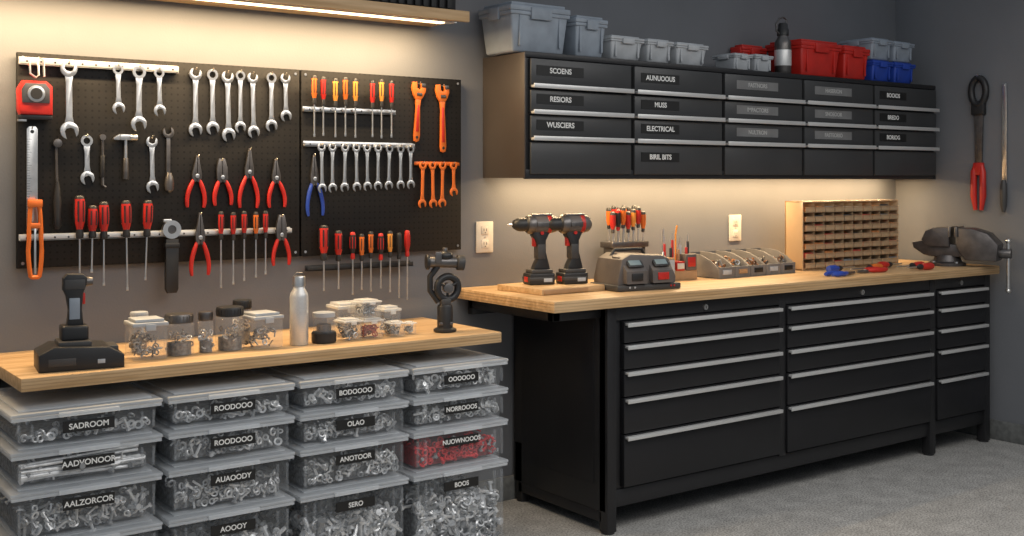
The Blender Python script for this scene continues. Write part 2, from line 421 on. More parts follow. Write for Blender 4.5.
def orange_saw():
    m = MB(); m.M = WALL; pts = []
    for i in range(28):
        a = 2 * PI * i / 28; x = .022 * math.cos(a) * (1.15 if math.sin(a) < 0 else 1); y = -.155 + .142 * max(-1, min(1, 1.25 * math.sin(a)))
        pts.append((x, y, .012))
    m.tu(pts, .0085, ORG, 10, True)
    m.bx(-.02, .02, -.11, -.09, .004, .02, ORG, .003)
    m.bx(-.026, .026, -.03, -.0, .003, .022, ORG, .004)
    m.bx(-.004, .004, -.285, -.11, .008, .015, CHR, .001)
    m.build('hacksaw', (1.036, PB - .024, 1.545))
orange_saw()
def ratchet():
    m = MB(); m.M = WALL
    m.tu([(0, 0, .012), (-.004, -.02, .012), (0, -.2, .012)], [.006, .005, .005], GUN, 8)
    m.cy((0, -.012, 0), (0, -.012, .022), .017, GUN, n=20, bev=.002)
    m.la([(.006, .16), (.011, .2), (.015, .24), (.013, .30), (.015, .33), (.008, .345), (0, .346)], BLK, 16, L=T(0, 0, .015) @ R(90, 'X'))
    m.build('ratchet_handle', (1.122, PB - .004, 1.775))
ratchet()
def stick():
    m = MB(); m.M = WALL
    m.tu([(.0, 0, .008), (0, -.2, .008), (.012, -.208, .008)], .0055, GUN, 8)
    m.cy((0, -.01, 0), (0, -.01, .016), .012, GUN, n=16); m.cy((0, -.08, .008), (0, -.17, .008), .009, BLK, n=12, bev=.002)
    m.build('hex_key', (1.295, PB - .004, 1.80))
stick()
def hammer():
    m = MB(); m.M = WALL
    m.bx(-.026, .018, -.028, -.004, .002, .026, CHR, .003)
    m.cy((.018, -.016, .014), (.045, -.016, .014), .013, CHR, n=18, bev=.002)
    m.po([(-.026, -.004), (-.05, -.02), (-.05, -.026), (-.026, -.028)], .02, CHR, .004, .001)
    m.cy((0, -.028, .014), (0, -.12, .014), .007, CHR, n=12)
    m.cy((0, -.1, .014), (0, -.185, .014), .010, GUN, r1=.012, n=14, bev=.002)
    m.build('small_hammer', (1.385, PB - .002, 1.808))
hammer()
def dark_wrench():
    m = MB(); m.M = WALL
    jaw(m, (0, -.024), .024, 100, .012, GUN)
    m.po([(-.008, -.04), (.008, -.04), (.008, -.2), (-.008, -.2)], .009, GUN, .001, .001)
    m.la([(.009, .19), (.016, .21), (.019, .235), (.016, .262), (.006, .272), (0, .273)], GUN, 16, L=T(0, 0, .02) @ R(90, 'X'))
    m.build('slip_joint_wrench', (1.560, PB - .002, 1.84))
dark_wrench()
def ck():
    m = MB(); m.M = WALL
    m.ri((0, -.035), .038, .018, .02, CHR, 28); m.cy((0, -.035, .0), (0, -.035, .014), .02, GUN, n=20)
    m.bx(-.035, .0, -.005, .008, 0, .018, CHR, .003)
    m.po([(-.026, -.075), (.026, -.075), (.026, -.28), (.018, -.295), (-.018, -.295), (-.026, -.28)], .024, BLK, 0, .003)
    m.bx(-.03, .03, -.11, -.09, 0, .028, BLK, .003)
    m.build('utility_knife_holster', (1.564, PB - .025, 1.452))
ck()
# ------------------------------------------------------------------ left bench
def left_bench():
    m = MB()
    m.bx(.86, 2.815, -.65, -.002, .915, .96, WOD, .003)
    for z in (.925, .937, .949): m.bx(.861, 2.814, -.6515, -.649, z - .0015, z + .0015, WEDG)
    for x in (.9, 1.83, 2.77):
        m.bx(x - .02, x + .02, -.03, -.002, .001, .915, BLK); m.bx(x - .02, x + .02, -.13, -.03, .885, .915, BLK)
        m.po([(.0, 0), (.1, 0), (0, -.2)], .008, BLK, 0, 0, L=Matrix(((0, 0, 1, x - .004), (-1, 0, 0, -.03), (0, 1, 0, .885), (0, 0, 0, 1))))
    m.build('wooden_workbench')
left_bench()

# ------------------------------------------------------------------ totes
def ring_item(m, c, rr, k, M_, th=.3):
    m.to(c, rr, rr * th, M_, ax=(random.uniform(-1, 1), random.uniform(-1.6, -.2), random.uniform(-1, 1)), n=10, k=5)
def bolt_item(m, c, l, M_):
    d = Vector((random.uniform(-1, 1), random.uniform(-.35, .35), random.uniform(-1, 1))).normalized() * l
    c = Vector(c); m.cy(c - d * .5, c + d * .5, l * .12, M_, n=6); m.cy(c + d * .5, c + d * .68, l * .24, M_, n=6)
def tote(x0, x1, z0, z1, label, style, yf=-.70, yb=-.16):
    cx = (x0 + x1) / 2; w = (x1 - x0) - .012; d = yb - yf; cy_ = (yf + yb) / 2; h = z1 - z0
    m = MB()
    X0, X1, Y0, Y1 = -w / 2, w / 2, -d / 2, d / 2
    zt = h - .028
    m.tub(X0 + .012, X1 - .012, Y0 + .012, Y1 - .012, .002, zt, TOT, .955, .025)
    m.bx(X0 + .004, X1 - .004, Y0 + .004, Y0 + .014, zt - .006, zt + .006, LID, .002)
    m.bx(X0 + .004, X0 + .014, Y0 + .014, Y1 - .014, zt - .006, zt + .006, LID, .002)
    m.bx(X1 - .014, X1 - .004, Y0 + .014, Y1 - .014, zt - .006, zt + .006, LID, .002)
    m.bx(X0, X1, Y0, Y1, zt + .006, zt + .020, LID, .006)
    m.bx(X0 + .03, X1 - .03, Y0 + .03, Y1 - .03, zt + .020, h - .001, LID, .003)
    for sx in (-1, 1):
        for q in (.36, .44): m.bx(sx * w * q - .004, sx * w * q + .004, Y0 + .008, Y0 + .02, .02, zt - .02, TOT, .002)
    m.bx(-w * .2, w * .2, Y0 - .006, Y0 + .004, zt - .004, zt + .012, LID, .003)
    lz = zt - .042 if h < .25 else zt - .05; lw = .085
    m.bx(-lw, lw, Y0 + .008, Y0 + .0105, lz - .019, lz + .019, LBL)
    o = m.build('storage_tote', (cx, cy_, z0))
    text(o, label, (0, Y0 + .0072, lz), .027)
    c = MB(); fill = zt * (.66 if style != 'low' else .45)
    if h > .25: fill = zt * .74
    ix0, ix1 = X0 + .03, X1 - .03; fy = Y0 + .036
    ma = {'red': CRD}.get(style, CON)
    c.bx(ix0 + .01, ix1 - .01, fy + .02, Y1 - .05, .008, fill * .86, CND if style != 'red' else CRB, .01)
    n = int(200 * (fill / .12)) if style != 'rod' else 30
    for i in range(min(n, 520)):
        px = random.uniform(ix0 + .012, ix1 - .012)
        if random.random() < .66: py, pz = random.uniform(fy - .002, fy + .022), random.uniform(.022, fill)
        else: py, pz = random.uniform(fy, Y1 - .07), fill * .86 + random.uniform(0, .015)
        r = random.random()
        if style in ('bolt', 'rod') and r < .65 or r < .2: bolt_item(c, (px, py, pz), random.uniform(.03, .05) if h < .25 else random.uniform(.045, .075), random.choice((ma, ma, CN2)))
        else: ring_item(c, (px, py, pz), random.uniform(.008, .013) if h < .25 else random.uniform(.011, .018), 5, random.choice((ma, ma, CN2)) if style != 'red' else ma, .38)
    if style == 'rod':
        for i in range(22):
            z = random.uniform(.02, fill); c.cy((ix0 + .01, random.uniform(fy, fy + .03), z), (ix1 - .02 - random.uniform(0, .12), random.uniform(fy, fy + .03), z + random.uniform(-.01, .02)), .006, ma, n=8)
    c.build('contents', parent=o)
ZR = [(.735, .86), (.60, .735), (.425, .60), (.0, .425)]
XC = [(.81, 1.325), (1.33, 1.83), (1.835, 2.33), (2.335, 2.825)]
LB = [['SADROOM', 'AADVONOOR', 'AALZORCOR', 'BATROOM'], ['ROODOOO', 'ROODOOO', 'AUAOODY', 'AOOOY'], ['BODOOOO', 'OLAO', 'ANOTOOR', 'SERO'], ['OOOOOO', 'NORROOOS', 'NUOWNOOOS', 'BOOS']]
ST = [['low', 'rod', 'bolt', 'bolt'], ['low', 'ring', 'ring', 'bolt'], ['ring', 'ring', 'ring', 'bolt'], ['ring', 'ring', 'red', 'ring']]
for i, (a, b) in enumerate(XC):
    for j, (c0, c1) in enumerate(ZR):
        tote(a, b, max(c0, .001), c1, LB[i][j], ST[i][j])

# ------------------------------------------------------------------ right workbench
def right_bench():
    m = MB(); X0, X1 = 3.37, 6.45; YF = -.74
    m.bx(3.0, 6.50, -.785, -.003, 1.04, 1.09, WOD, .003)
    for z in (1.052, 1.065, 1.078): m.bx(3.001, 6.499, -.7865, -.784, z - .0018, z + .0018, WEDG)
    for z in (1.052, 1.065, 1.078): m.bx(2.9985, 3.001, -.784, -.003, z - .0018, z + .0018, WEDG)
    m.bx(X0, X1, YF + .02, -.02, .19, 1.04, SDK, .003)
    m.bx(X0 - .03, X0, YF + .01, -.02, .1, 1.04, SDK, .003)
    m.bx(X0 - .034, X0 - .03, YF + .09, -.09, .22, .98, BFR, .001)
    m.bx(X0, X1, YF, YF + .03, .975, 1.04, SDK, .002)
    m.bx(X0, X1, YF + .01, YF + .04, .115, .195, SDK, .003)
    m.bx(X0, X1, -.08, -.03, .10, .19, SDK, .003)
    for x in (X0 - .03, 5.835, X1 - .04):
        m.bx(x, x + .055, YF - .004, YF + .055, .008, 1.04, SDK, .004)
        m.bx(x, x + .055, -.09, -.03, .008, .3, SDK, .004)
        for y in (YF + .025, -.06): m.cy((x + .027, y, .0), (x + .027, y, .01), .03, BLK, n=16)
    m.bx(X0 - .03, X0 + .025, YF + .04, -.06, .05, .10, SDK, .003)
    m.bx(4.512, 4.562, YF - .002, YF + .03, .19, 1.0, SDK, .002)
    for xa, xb in ((3.435, 4.508), (4.566, 5.83), (5.90, 6.405)):
        for za, zb in ((.87, .968), (.748, .864), (.622, .742), (.452, .616), (.205, .446)):
            m.bx(xa, xb, YF - .012, YF + .02, za, zb, BFR, .003)
            m.bx(xa + .004, xb - .004, YF - .034, YF - .012, zb - .018, zb - .006, STL, .003)
            m.bx(xa + .004, xb - .004, YF - .036, YF - .030, zb - .024, zb - .006, STL, .002)
        m.cy(((xa + xb) / 2, YF - .008, 1.0), ((xa + xb) / 2, YF, 1.0), .014, CHR, n=18)
        m.bx((xa + xb) / 2 - .002, (xa + xb) / 2 + .002, YF - .009, YF - .007, .993, 1.007, BLK)
    m.bx(3.06, X0 - .03, -.06, -.02, .96, 1.04, SDK, .003)
    m.bx(3.06, 3.10, -.70, -.03, .99, 1.04, SDK, .003)
    m.bx(3.06, X0 - .03, -.70, -.66, .99, 1.04, SDK, .003)
    m.build('drawer_workbench')
right_bench()

# ------------------------------------------------------------------ upper cabinets
def upper():
    m = MB(); YF = -.35
    m.bx(3.17, 6.49, YF + .012, -.002, 1.665, 2.228, SDK, .002)
    m.bx(3.162, 3.17, YF, -.002, 1.63, 2.228, SSD, .001)
    m.bx(6.482, 6.49, YF, -.002, 1.63, 1.665, SDK)
    m.bx(3.165, 6.49, YF, YF + .014, 2.205, 2.232, SDK, .002); m.bx(3.165, 6.49, YF, YF + .014, 1.625, 1.67, SDK, .002)
    cols = [(3.18 + .662 * i, 3.18 + .662 * (i + 1)) for i in range(5)]
    rows = [(2.062, 2.20), (1.938, 2.05), (1.812, 1.928), (1.648, 1.80)]
    labs = []
    names = [['SCOENS', 'RESIORS', 'WUSCIERS', None], ['AUNUOOUS', 'MUSS', 'ELECTRICAL', 'BIRIL BITS'], ['FASTNORS', 'IMPACTORS', 'NULTRON', None], ['HASERION', 'SNOEOOR', 'FASTEORIO', None], ['BOOIOS', 'BREDO', 'BORIOG', None]]
    for i, (a, b) in enumerate(cols):
        for j, (za, zb) in enumerate(rows):
            m.bx(a + .012, b - .012, YF - .012, YF + .014, za, zb, SFR, .003)
            if j < 3:
                m.bx(a + .012, b - .012, YF - .036, YF - .012, za - .002, za + .010, STL, .002)
                m.bx(a + .012, b - .012, YF - .038, YF - .033, za - .004, za + .018, STL, .002)
            if names[i][j]:
                cx = a + .19; cz = (za + zb) / 2 + .014; g = i in (2, 3)
                if i in (2, 3): cx = a + .27; wd = .17
                else: wd = .135 if i else .145
                m.bx(cx - wd, cx + wd, YF - .0145, YF - .012, cz - .024, cz + .024, LBG if g else LBL)
                labs.append((names[i][j], cx, cz, g))
    m.bx(3.25, 6.4, -.155, -.12, 1.655, 1.659, LEDM)
    m.bx(3.25, 6.4, -.165, -.11, 1.659, 1.665, STL)
    o = m.build('wall_drawer_cabinet')
    for t_, x, z, g in labs: text(o, t_, (x, YF - .0152, z), .036 if not g else .032, TXB if g else TXT)
upper()

# ------------------------------------------------------------------ bins on top of cabinets
def bin_(x0, x1, h, M_, y0=-.335, y1=-.05, z=2.2325, lid=True, name='storage_bin', taper=(.88, .88), lidm=None):
    w = x1 - x0; cx = (x0 + x1) / 2; cy_ = (y0 + y1) / 2; d = y1 - y0; m = MB()
    X, Y = w / 2, d / 2; lm = lidm or M_
    m.bx(-X + .008, X - .008, -Y + .008, Y - .008, 0, h * .82, M_, .012, 3, taper=taper)
    m.bx(-X + .002, X - .002, -Y + .002, Y - .002, h * .74, h * .82, M_, .004)
    m.bx(-X, X, -Y, Y, h * .82, h * .93, lm, .005)
    m.bx(-X + .02, X - .02, -Y + .02, Y - .02, h * .93, h, lm, .004)
    m.bx(-w * .17, w * .17, -Y - .008, -Y + .006, h * .66, h * .9, lm, .004)
    for s_ in (-1, 1):
        m.bx(s_ * X - .006, s_ * X + .006, -.04, .04, h * .66, h * .9, lm, .004)
        m.bx(s_ * w * .33 - .006, s_ * w * .33 + .006, -Y + .006, -Y + .016, h * .12, h * .74, M_, .003)
    m.build(name, (cx, cy_, z))
bin_(3.10, 3.465, .24, GRY, y0=-.325)
bin_(3.49, 3.70, .205, GRY)
bin_(3.72, 3.95, .125, LGR)
bin_(3.97, 4.16, .125, LGR)
bin_(4.18, 4.42, .122, LGR)
bin_(4.66, 4.81, .10, LGR, y0=-.30, y1=-.12); bin_(4.83, 4.985, .105, LGR, y0=-.30, y1=-.12)
bin_(4.93, 5.145, .185, RED, y0=-.11, y1=-.01, name='red_storage_bin')
bin_(5.19, 5.56, .215, RED, y0=-.33, y1=-.05, name='red_storage_bin')
bin_(5.58, 5.83, .205, RED, name='red_storage_bin')
bin_(5.86, 6.065, .135, BLU, name='blue_storage_bin'); bin_(6.085, 6.30, .135, BLU, name='blue_storage_bin')
bin_(5.85, 6.06, .135, GRY, z=2.3685); bin_(6.08, 6.29, .13, GRY, z=2.3685)

def bottle_thermos():
    m = MB()
    m.la([(.044, 0), (.048, .006), (.048, .17), (.046, .19), (.032, .215), (.03, .225)], GUN, 32)
    m.la([(.049, .05), (.0495, .052), (.0495, .14), (.049, .142)], STL, 32)
    m.la([(.03, .225), (.034, .228), (.034, .262), (.028, .27), (.028, .29), (.022, .30), (0, .301)], BLK, 28)
    m.tu([(-.028, 0, .235), (-.055, 0, .25), (-.06, 0, .29), (-.03, 0, .325), (0, 0, .335), (.03, 0, .325), (.034, 0, .29), (.03, 0, .262)], .006, GUN, 8)
    m.build('drink_bottle', (5.095, -.27, 2.2325))
bottle_thermos()

# ------------------------------------------------------------------ left bench items
LZ = .9605
def charger_drill():
    m = MB()
    m.po([(-.14, 0), (.14, 0), (.14, .045), (.09, .075), (-.09, .085), (-.14, .06)], .19, BLK, -.095, .006, L=R(90, 'X'))
    m.bx(-.075, .035, -.07, .06, .075, .098, DRK, .006)
    m.bx(.04, .125, -.06, .05, .05, .074, DRK, .004)
    m.bx(.05, .075, -.0955, -.093, .02, .035, LGR, .001); m.bx(-.11, -.02, -.0965, -.094, .018, .045, DRK, .002)
    m.bx(-.062, .028, -.045, .045, .095, .15, BLK, .010, 3)
    m.po([(-.042, .145), (.014, .145), (.008, .20), (.012, .26), (.024, .29), (.026, .315), (.012, .328), (-.04, .33), (-.055, .315), (-.055, .275), (-.044, .25), (-.036, .2)], .052, BLK, -.026, .008, L=R(90, 'X'))
    m.bx(-.05, .018, -.0285, .0285, .275, .31, DRK, .004)
    m.bx(-.035, .0, -.028, -.0255, .17, .245, GRY, .002)
    m.cy((.02, 0, .30), (.045, 0, .30), .018, GUN, r1=.014, n=18)
    m.bx(.008, .02, -.01, .01, .22, .26, RED, .003)
    m.build('cordless_driver_on_charger', (1.085, -.50, LZ), (0, 0, -8))
charger_drill()

def box_jar(x, y, w, h, d=None, lid=LGR, items='bolt', name='clear_parts_box', z=LZ, cm=None):
    d = d or w; m = MB(); X, Y = w / 2, d / 2
    m.bx(-X, X, -Y, Y, 0.001, h * .84, JAR, .006)
    m.bx(-X - .003, X + .003, -Y - .003, Y + .003, h * .82, h * .92, lid, .004)
    m.bx(-X + .01, X - .01, -Y + .01, Y - .01, h * .92, h, lid, .003)
    m.bx(-X * .3, X * .3, -Y - .006, -Y, h * .72, h * .88, lid, .002)
    for i in range(int(40 * w / .12)):
        c = (random.uniform(-X + .018, X - .018), random.uniform(-Y + .014, Y - .014), random.uniform(.014, h * .55))
        M_ = cm or random.choice((GUN, CN2, CON, CN2))
        if random.random() < .4: bolt_item(m, c, .022, M_)
        else: ring_item(m, c, .010, 5, M_)
    m.build(name, (x, y, z), (0, 0, random.uniform(-6, 6)))
def round_jar(x, y, r, h, lid=BLK, name='clear_jar', z=LZ, cm=None, dark=False):
    m = MB(); g = JAR
    m.la([(r * .94, 0.0005), (r, .006), (r, h * .74), (r * .84, h * .8)], g, 28)
    m.la([(r * .9, h * .79), (r * .93, h * .8), (r * .93, h * .975), (r * .88, h), (0, h)], lid, 28)
    for k in range(24):
        a = k * PI / 12; m.bx(r * .925, r * .95, -.0015, .0015, h * .82, h * .96, lid, 0, L=R(math.degrees(a), 'Z'))
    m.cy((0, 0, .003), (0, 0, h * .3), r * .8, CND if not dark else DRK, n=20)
    for i in range(30):
        a = random.uniform(0, 2 * PI); q = random.uniform(.3, .78) * r
        c = (q * math.cos(a), q * math.sin(a), random.uniform(.014, h * .55)); M_ = cm or random.choice((GUN, CHR, CON))
        if random.random() < .5: bolt_item(m, c, .020, M_)
        else: ring_item(m, c, .009, 5, M_)
    m.build(name, (x, y, z))
box_jar(1.335, -.46, .125, .15)
round_jar(1.36, -.30, .036, .155, LGR)
round_jar(1.462, -.45, .056, .155, GUN); round_jar(1.566, -.45, .029, .155, GUN)
round_jar(1.665, -.445, .056, .168, BLK)
box_jar(1.79, -.455, .125, .14); round_jar(1.775, -.30, .04, .175, BLK)
def bottle():
    m = MB()
    m.la([(.034, 0), (.037, .004), (.037, .19), (.035, .205), (.024, .225), (.022, .235)], STL, 36)
    m.la([(.023, .233), (.026, .235), (.026, .27), (.024, .275), (0, .276)], CHR, 30)
    m.tu([(-.02, 0, .273), (-.014, 0, .287), (.014, 0, .287), (.02, 0, .273)], .003, GUN, 8)
    m.build('steel_bottle', (1.94, -.48, LZ))
bottle()
def dark_jar():
    m = MB()
    m.la([(.045, 0), (.05, .005), (.05, .04), (.046, .045)], BLK, 30)
    m.la([(.044, .044), (.044, .115), (.038, .12), (0, .121)], JAR, 30)
    m.cy((0, 0, .044), (0, 0, .075), .03, GUN, n=20)
    m.la([(.0455, .105), (.0455, .122), (.03, .125), (0, .125)], LGR, 30)
    m.build('magnetic_bit_cup', (2.05, -.48, LZ))
dark_jar()
box_jar(2.165, -.47, .085, .09, lid=JLD)
box_jar(2.265, -.46, .095, .085, lid=JLD, cm=PRD); box_jar(2.255, -.455, .095, .075, lid=JLD, z=LZ + .0865)
box_jar(2.225, -.33, .12, .14, lid=JLD)
box_jar(2.375, -.49, .07, .065, lid=JLD); box_jar(2.39, -.40, .085, .12, lid=JLD); box_jar(2.455, -.47, .05, .055, lid=JLD)

def clamp_stand():
    m = MB()
    m.la([(.046, 0), (.05, .004), (.05, .012), (.034, .02), (.034, .11), (.03, .118), (0, .119)], BLK, 30)
    m.bx(-.03, .03, -.03, .03, .03, .045, GUN, .004)
    m.bx(-.022, .022, -.028, .02, .115, .145, DRK, .006)
    m.to((.012, 0, .19), .05, .016, BLK, ax=(.25, -1, 0), n=32, k=12)
    m.cy((.012, -.02, .19), (.012, .02, .19), .022, GUN, n=24, bev=.003)
    for k in range(3):
        a = k * 2 * PI / 3 + .5; m.tu([(.012, 0, .19), (.012 + .05 * math.cos(a), 0, .19 + .05 * math.sin(a))], .006, BLK, 8)
    m.tu([(-.03, .0, .13), (-.066, 0, .18), (-.066, 0, .24), (-.03, 0, .29)], [.014, .013, .013, .014], BLK, 12)
    m.cy((-.075, 0, .305), (.06, 0, .30), .024, GUN, n=24, bev=.004)
    m.cy((-.085, 0, .305), (-.07, 0, .305), .034, BLK, n=24, bev=.004)
    m.cy((.052, 0, .30), (.085, 0, .298), .034, DRK, n=24, bev=.005)
    m.sp((.0, 0, .33), .03, BLK, (1.2, 1, .75)); m.cy((0, 0, .33), (0, 0, .365), .012, GUN, n=16, bev=.002)
    m.bx(-.05, -.02, -.03, -.015, .30, .35, GUN, .004)
    m.build('bench_clamp_stand', (2.62, -.50, LZ), (0, 0, -20))
clamp_stand()

# ------------------------------------------------------------------ right bench items
RZ = 1.0905
def plank():
    m = MB(); m.bx(-.22, .17, -.17, .17, 0, .028, WOD, .003)
    m.bx(-.21, .06, -.175, -.165, .004, .024, TAN, .002)
    m.build('wooden_board', (3.33, -.37, RZ), (0, 0, 2))
plank()
def drill(x, y, rz, acc=RED):
    m = MB()
    m.bx(-.065, .055, -.042, .042, 0, .05, BLK, .007, 3); m.bx(-.067, .05, -.0435, .0435, .016, .034, DRK, .004)
    m.bx(-.055, .048, -.036, .036, .048, .066, DRK, .005)
    m.bx(-.0675, -.064, -.02, .02, .012, .034, acc, .001)
    m.bx(.0, .04, -.0445, -.043, .012, .028, LGR, .0005)
    m.po([(-.04, .062), (.042, .062), (.036, .09), (.022, .14), (.022, .19), (.04, .225), (.035, .25), (-.04, .25), (-.042, .215), (-.028, .19), (-.018, .16), (-.018, .11), (-.032, .085)], .044, BLK, -.022, .008, L=R(90, 'X'))
    m.bx(-.02, .018, -.0245, .0245, .11, .175, DRK, .004)
    H = .262; A = T(0, 0, H) @ R(-90, 'Y')
    m.la([(0, -.085), (.026, -.083), (.036, -.072), (.040, -.05), (.041, 0), (.040, .03)], MID, 28, L=A)
    m.la([(.0405, -.045), (.0425, -.043), (.0425, -.028), (.0405, -.026)], acc, 28, L=A)
    m.la([(.040, .03), (.042, .032), (.042, .055), (.036, .064)], GUN, 28, L=A)
    m.la([(.036, .064), (.030, .07), (.030, .098), (.027, .108), (.018, .125), (.008, .13), (0, .13)], BLK, 24, L=A)
    m.cy((-.12, 0, H), (-.15, 0, H), .004, CHR, n=8)
    m.bx(-.045, .05, -.02, .02, H + .034, H + .046, GUN, .004)
    m.bx(-.03, .03, -.043, .043, H - .012, H + .012, GUN, .003)
    m.bx(-.036, -.020, -.012, .012, .165, .212, acc, .004)
    m.cy((.0, -.027, .225), (.0, .027, .225), .008, acc, n=14)
    m.build('cordless_drill', (x, y, RZ + .0285), (0, 0, rz), sc=1.1)
drill(3.27, -.33, -14); drill(3.425, -.39, -10)

def radio():
    m = MB(); L = R(90, 'X')
    m.po([(-.17, 0), (.17, 0), (.175, .06), (.13, .15), (.09, .165), (-.10, .175), (-.15, .15), (-.175, .05)], .21, MID, -.105, .010, L=L)
    m.bx(-.19, .19, -.125, .115, 0, .03, DRK, .008)
    for x in (-.095, .06):
        m.po([(-.125, .0), (-.125, .06), (-.06, .125), (.0, .13), (.0, .0)], .125, MID, x - .06, .006, L=Matrix(((0, 0, 1, 0.01), (1, 0, 0, -.01), (0, 1, 0, .035), (0, 0, 0, 1))))
        c = Matrix.Translation((x + .012, -.106, .134)) @ R(45, 'X')
        m.bx(-.045, .045, -.030, .030, -.002, .006, BLK, .003, L=c)
        m.bx(-.034, .034, -.020, .020, .004, .008, SCR, .001, L=c)
        m.bx(x - .02, x + .045, -.140, -.134, .05, .085, RED if x > 0 else BLK, .002)
    for x in (-.12, -.09, .125, .145): m.cy((x, -.126, .018), (x, -.128, .018), .005, RED if x > 0 else LGR, n=10)
    m.tu([(-.12, .03, .16), (-.1, .03, .19), (.06, .03, .19), (.09, .03, .155)], .009, BLK, 8)
    m.build('battery_charging_station', (3.70, -.53, RZ), (0, 0, -6))
radio()

def free_driver(m, x, y, z, h, col, cap=BLK, hr=.014, hl=.11, tilt=0):
    L = T(x, y, z) @ R(tilt, 'Y')
    m.cy((0, 0, 0), (0, 0, h - hl), .0035, CHR, n=8, L=L)
    m.la([(.005, h - hl), (hr * .7, h - hl + .004), (hr * .6, h - hl + .02)], cap, 14, L=L)
    m.la([(hr * .6, h - hl + .02), (hr, h - hl + .045), (hr, h - .02)], col, 14, L=L)
    m.la([(hr, h - .02), (hr * .9, h - .006), (hr * .5, h), (0, h)], cap, 14, L=L)
def rack():
    m = MB()
    m.bx(-.13, .13, -.05, .05, 0, .022, TAN, .003); m.bx(-.12, .12, -.035, .035, .02, .17, DRK, .004); m.bx(-.13, .13, -.05, .05, .17, .20, GUN, .003)
    for i in range(7):
        free_driver(m, -.11 + i * .036, -.03, .198, .165 + .012 * (i % 3), (RED, BLK, ORG, RED, YEL, RED, ORG)[i], hr=.0155, hl=.115, cap=DRK if i != 1 else RED)
        if i < 6: free_driver(m, -.09 + i * .036, .025, .198, .185 + .01 * (i % 2), (ORG, RED, BLK, ORG, RED, YEL)[i], hr=.0145, hl=.115)
    m.build('screwdriver_rack', (4.01, -.11, RZ))
rack()
def blk():
    m = MB()
    m.bx(-.11, .11, -.05, .05, 0, .055, TAN, .004)
    m.bx(-.105, -.045, -.056, .03, .05, .12, TAN, .003); m.bx(-.10, -.05, -.060, -.054, .015, .11, LGR, .002)
    m.bx(-.035, .02, -.056, .03, .05, .10, RED, .003); m.bx(-.03, .015, -.060, -.054, .06, .09, WHT, .001)
    m.bx(.03, .10, -.056, .03, .05, .135, MID, .003); m.bx(.04, .09, -.060, -.054, .07, .12, RED, .001)
    for i, (c, h) in enumerate(((CHR, .15), (RED, .19), (BLK, .17), (RED, .21), (TAN, .16), (LGR, .18), (RED, .17), (BLK, .2))):
        x = -.09 + i * .026; y = -.01 + .02 * (i % 2); m.cy((x, y, .05), (x, y, h), .0075, c, n=10, bev=.001)
        m.cy((x, y, h), (x, y, h + .04), .0025, CHR, n=6)
    m.tu([(.03, .035, .05), (.03, .035, .24), (.04, .035, .285)], .005, YEL, 6); m.tu([(-.05, .035, .05), (-.055, .035, .27)], .0045, CHR, 6)
    m.build('drill_bit_holder', (4.20, -.30, RZ), (0, 0, -6))
blk()
def bins_row():
    m = MB(); w = .13
    for i in range(5):
        x = -.33 + i * (w + .003); L = Matrix(((0, 0, 1, x), (1, 0, 0, 0), (0, 1, 0, 0), (0, 0, 0, 1)))
        for dx in (0, w - .006):
            m.po([(-.14, 0), (.11, 0), (.11, .13), (.04, .13), (-.02, .12), (-.08, .095), (-.13, .06)], .006, BING, dx, .001, L=L)
        m.bx(x, x + w, -.12, .11, 0, .006, BING); m.bx(x, x + w, .104, .11, 0, .13, BING)
        m.bx(x, x + w, -.142, -.134, 0, .060, BING, .002); m.bx(x + .03, x + w - .03, -.146, -.141, .02, .045, (LGR, TAN, LBL, LGR, LBL)[i], .001)
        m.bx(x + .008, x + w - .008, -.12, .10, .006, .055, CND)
        for k in range(30):
            c = (x + random.uniform(.02, w - .02), random.uniform(-.10, .08), .058 + random.uniform(0, .03)); q = random.choice((GUN, CN2, PBR, GUN, POR, PBR))
            if k % 2: bolt_item(m, c, .032, q)
            else: ring_item(m, c, .013, 5, q)
    m.build('small_parts_bin_row', (4.73, -.26, RZ), (0, 0, 3))
bins_row()
def parts_cab():
    m = MB(); W, D, H = .92, .14, .405
    m.bx(-W / 2, W / 2, D / 2 - .01, D / 2, 0, H, PCB, .002); m.bx(-W / 2, W / 2, -D / 2 + .01, D / 2, H - .008, H, PCB, .002); m.bx(-W / 2, W / 2, -D / 2 + .01, D / 2, 0, .012, PCB, .002)
    for s_ in (-1, 1): m.bx(s_ * (W / 2 - .004) - .004, s_ * (W / 2 - .004) + .004, -D / 2 + .008, D / 2, 0, H, PCB, .002)
    nx, nz = 10, 7
    for j in range(nz):
        z = .014 + j * (H - .024) / nz; b = (H - .024) / nz - .005
        m.bx(-W / 2 + .008, W / 2 - .008, -D / 2 + .012, D / 2 - .01, z - .004, z - .001, PCB)
        for i in range(nx):
            x = -W / 2 + .012 + i * (W - .024) / nx; a = (W - .024) / nx - .005
            m.bx(x, x + a, -D / 2 - .006, -D / 2 - .003, z, z + b * .55, PLIP, .001)
            m.bx(x, x + a, -D / 2 - .004, D / 2 - .012, z, z + .002, PCB)
            m.bx(x + .005, x + a - .005, -D / 2 + .002, D / 2 - .02, z + .003, z + b * random.uniform(.5, .8), random.choice((PBR, PBR, POR, POR, PRD, GUN, CN2)), .004)
            m.bx(x, x + a, -D / 2 - .010, -D / 2 - .004, z + b * .52, z + b * .60, PCB, .001)
            if i: m.bx(x - .004, x - .001, -D / 2 + .004, D / 2 - .01, z, z + b, PCB)
    m.build('small_parts_drawer_cabinet', (5.655, -.27, RZ), (0, 0, 0))
parts_cab()
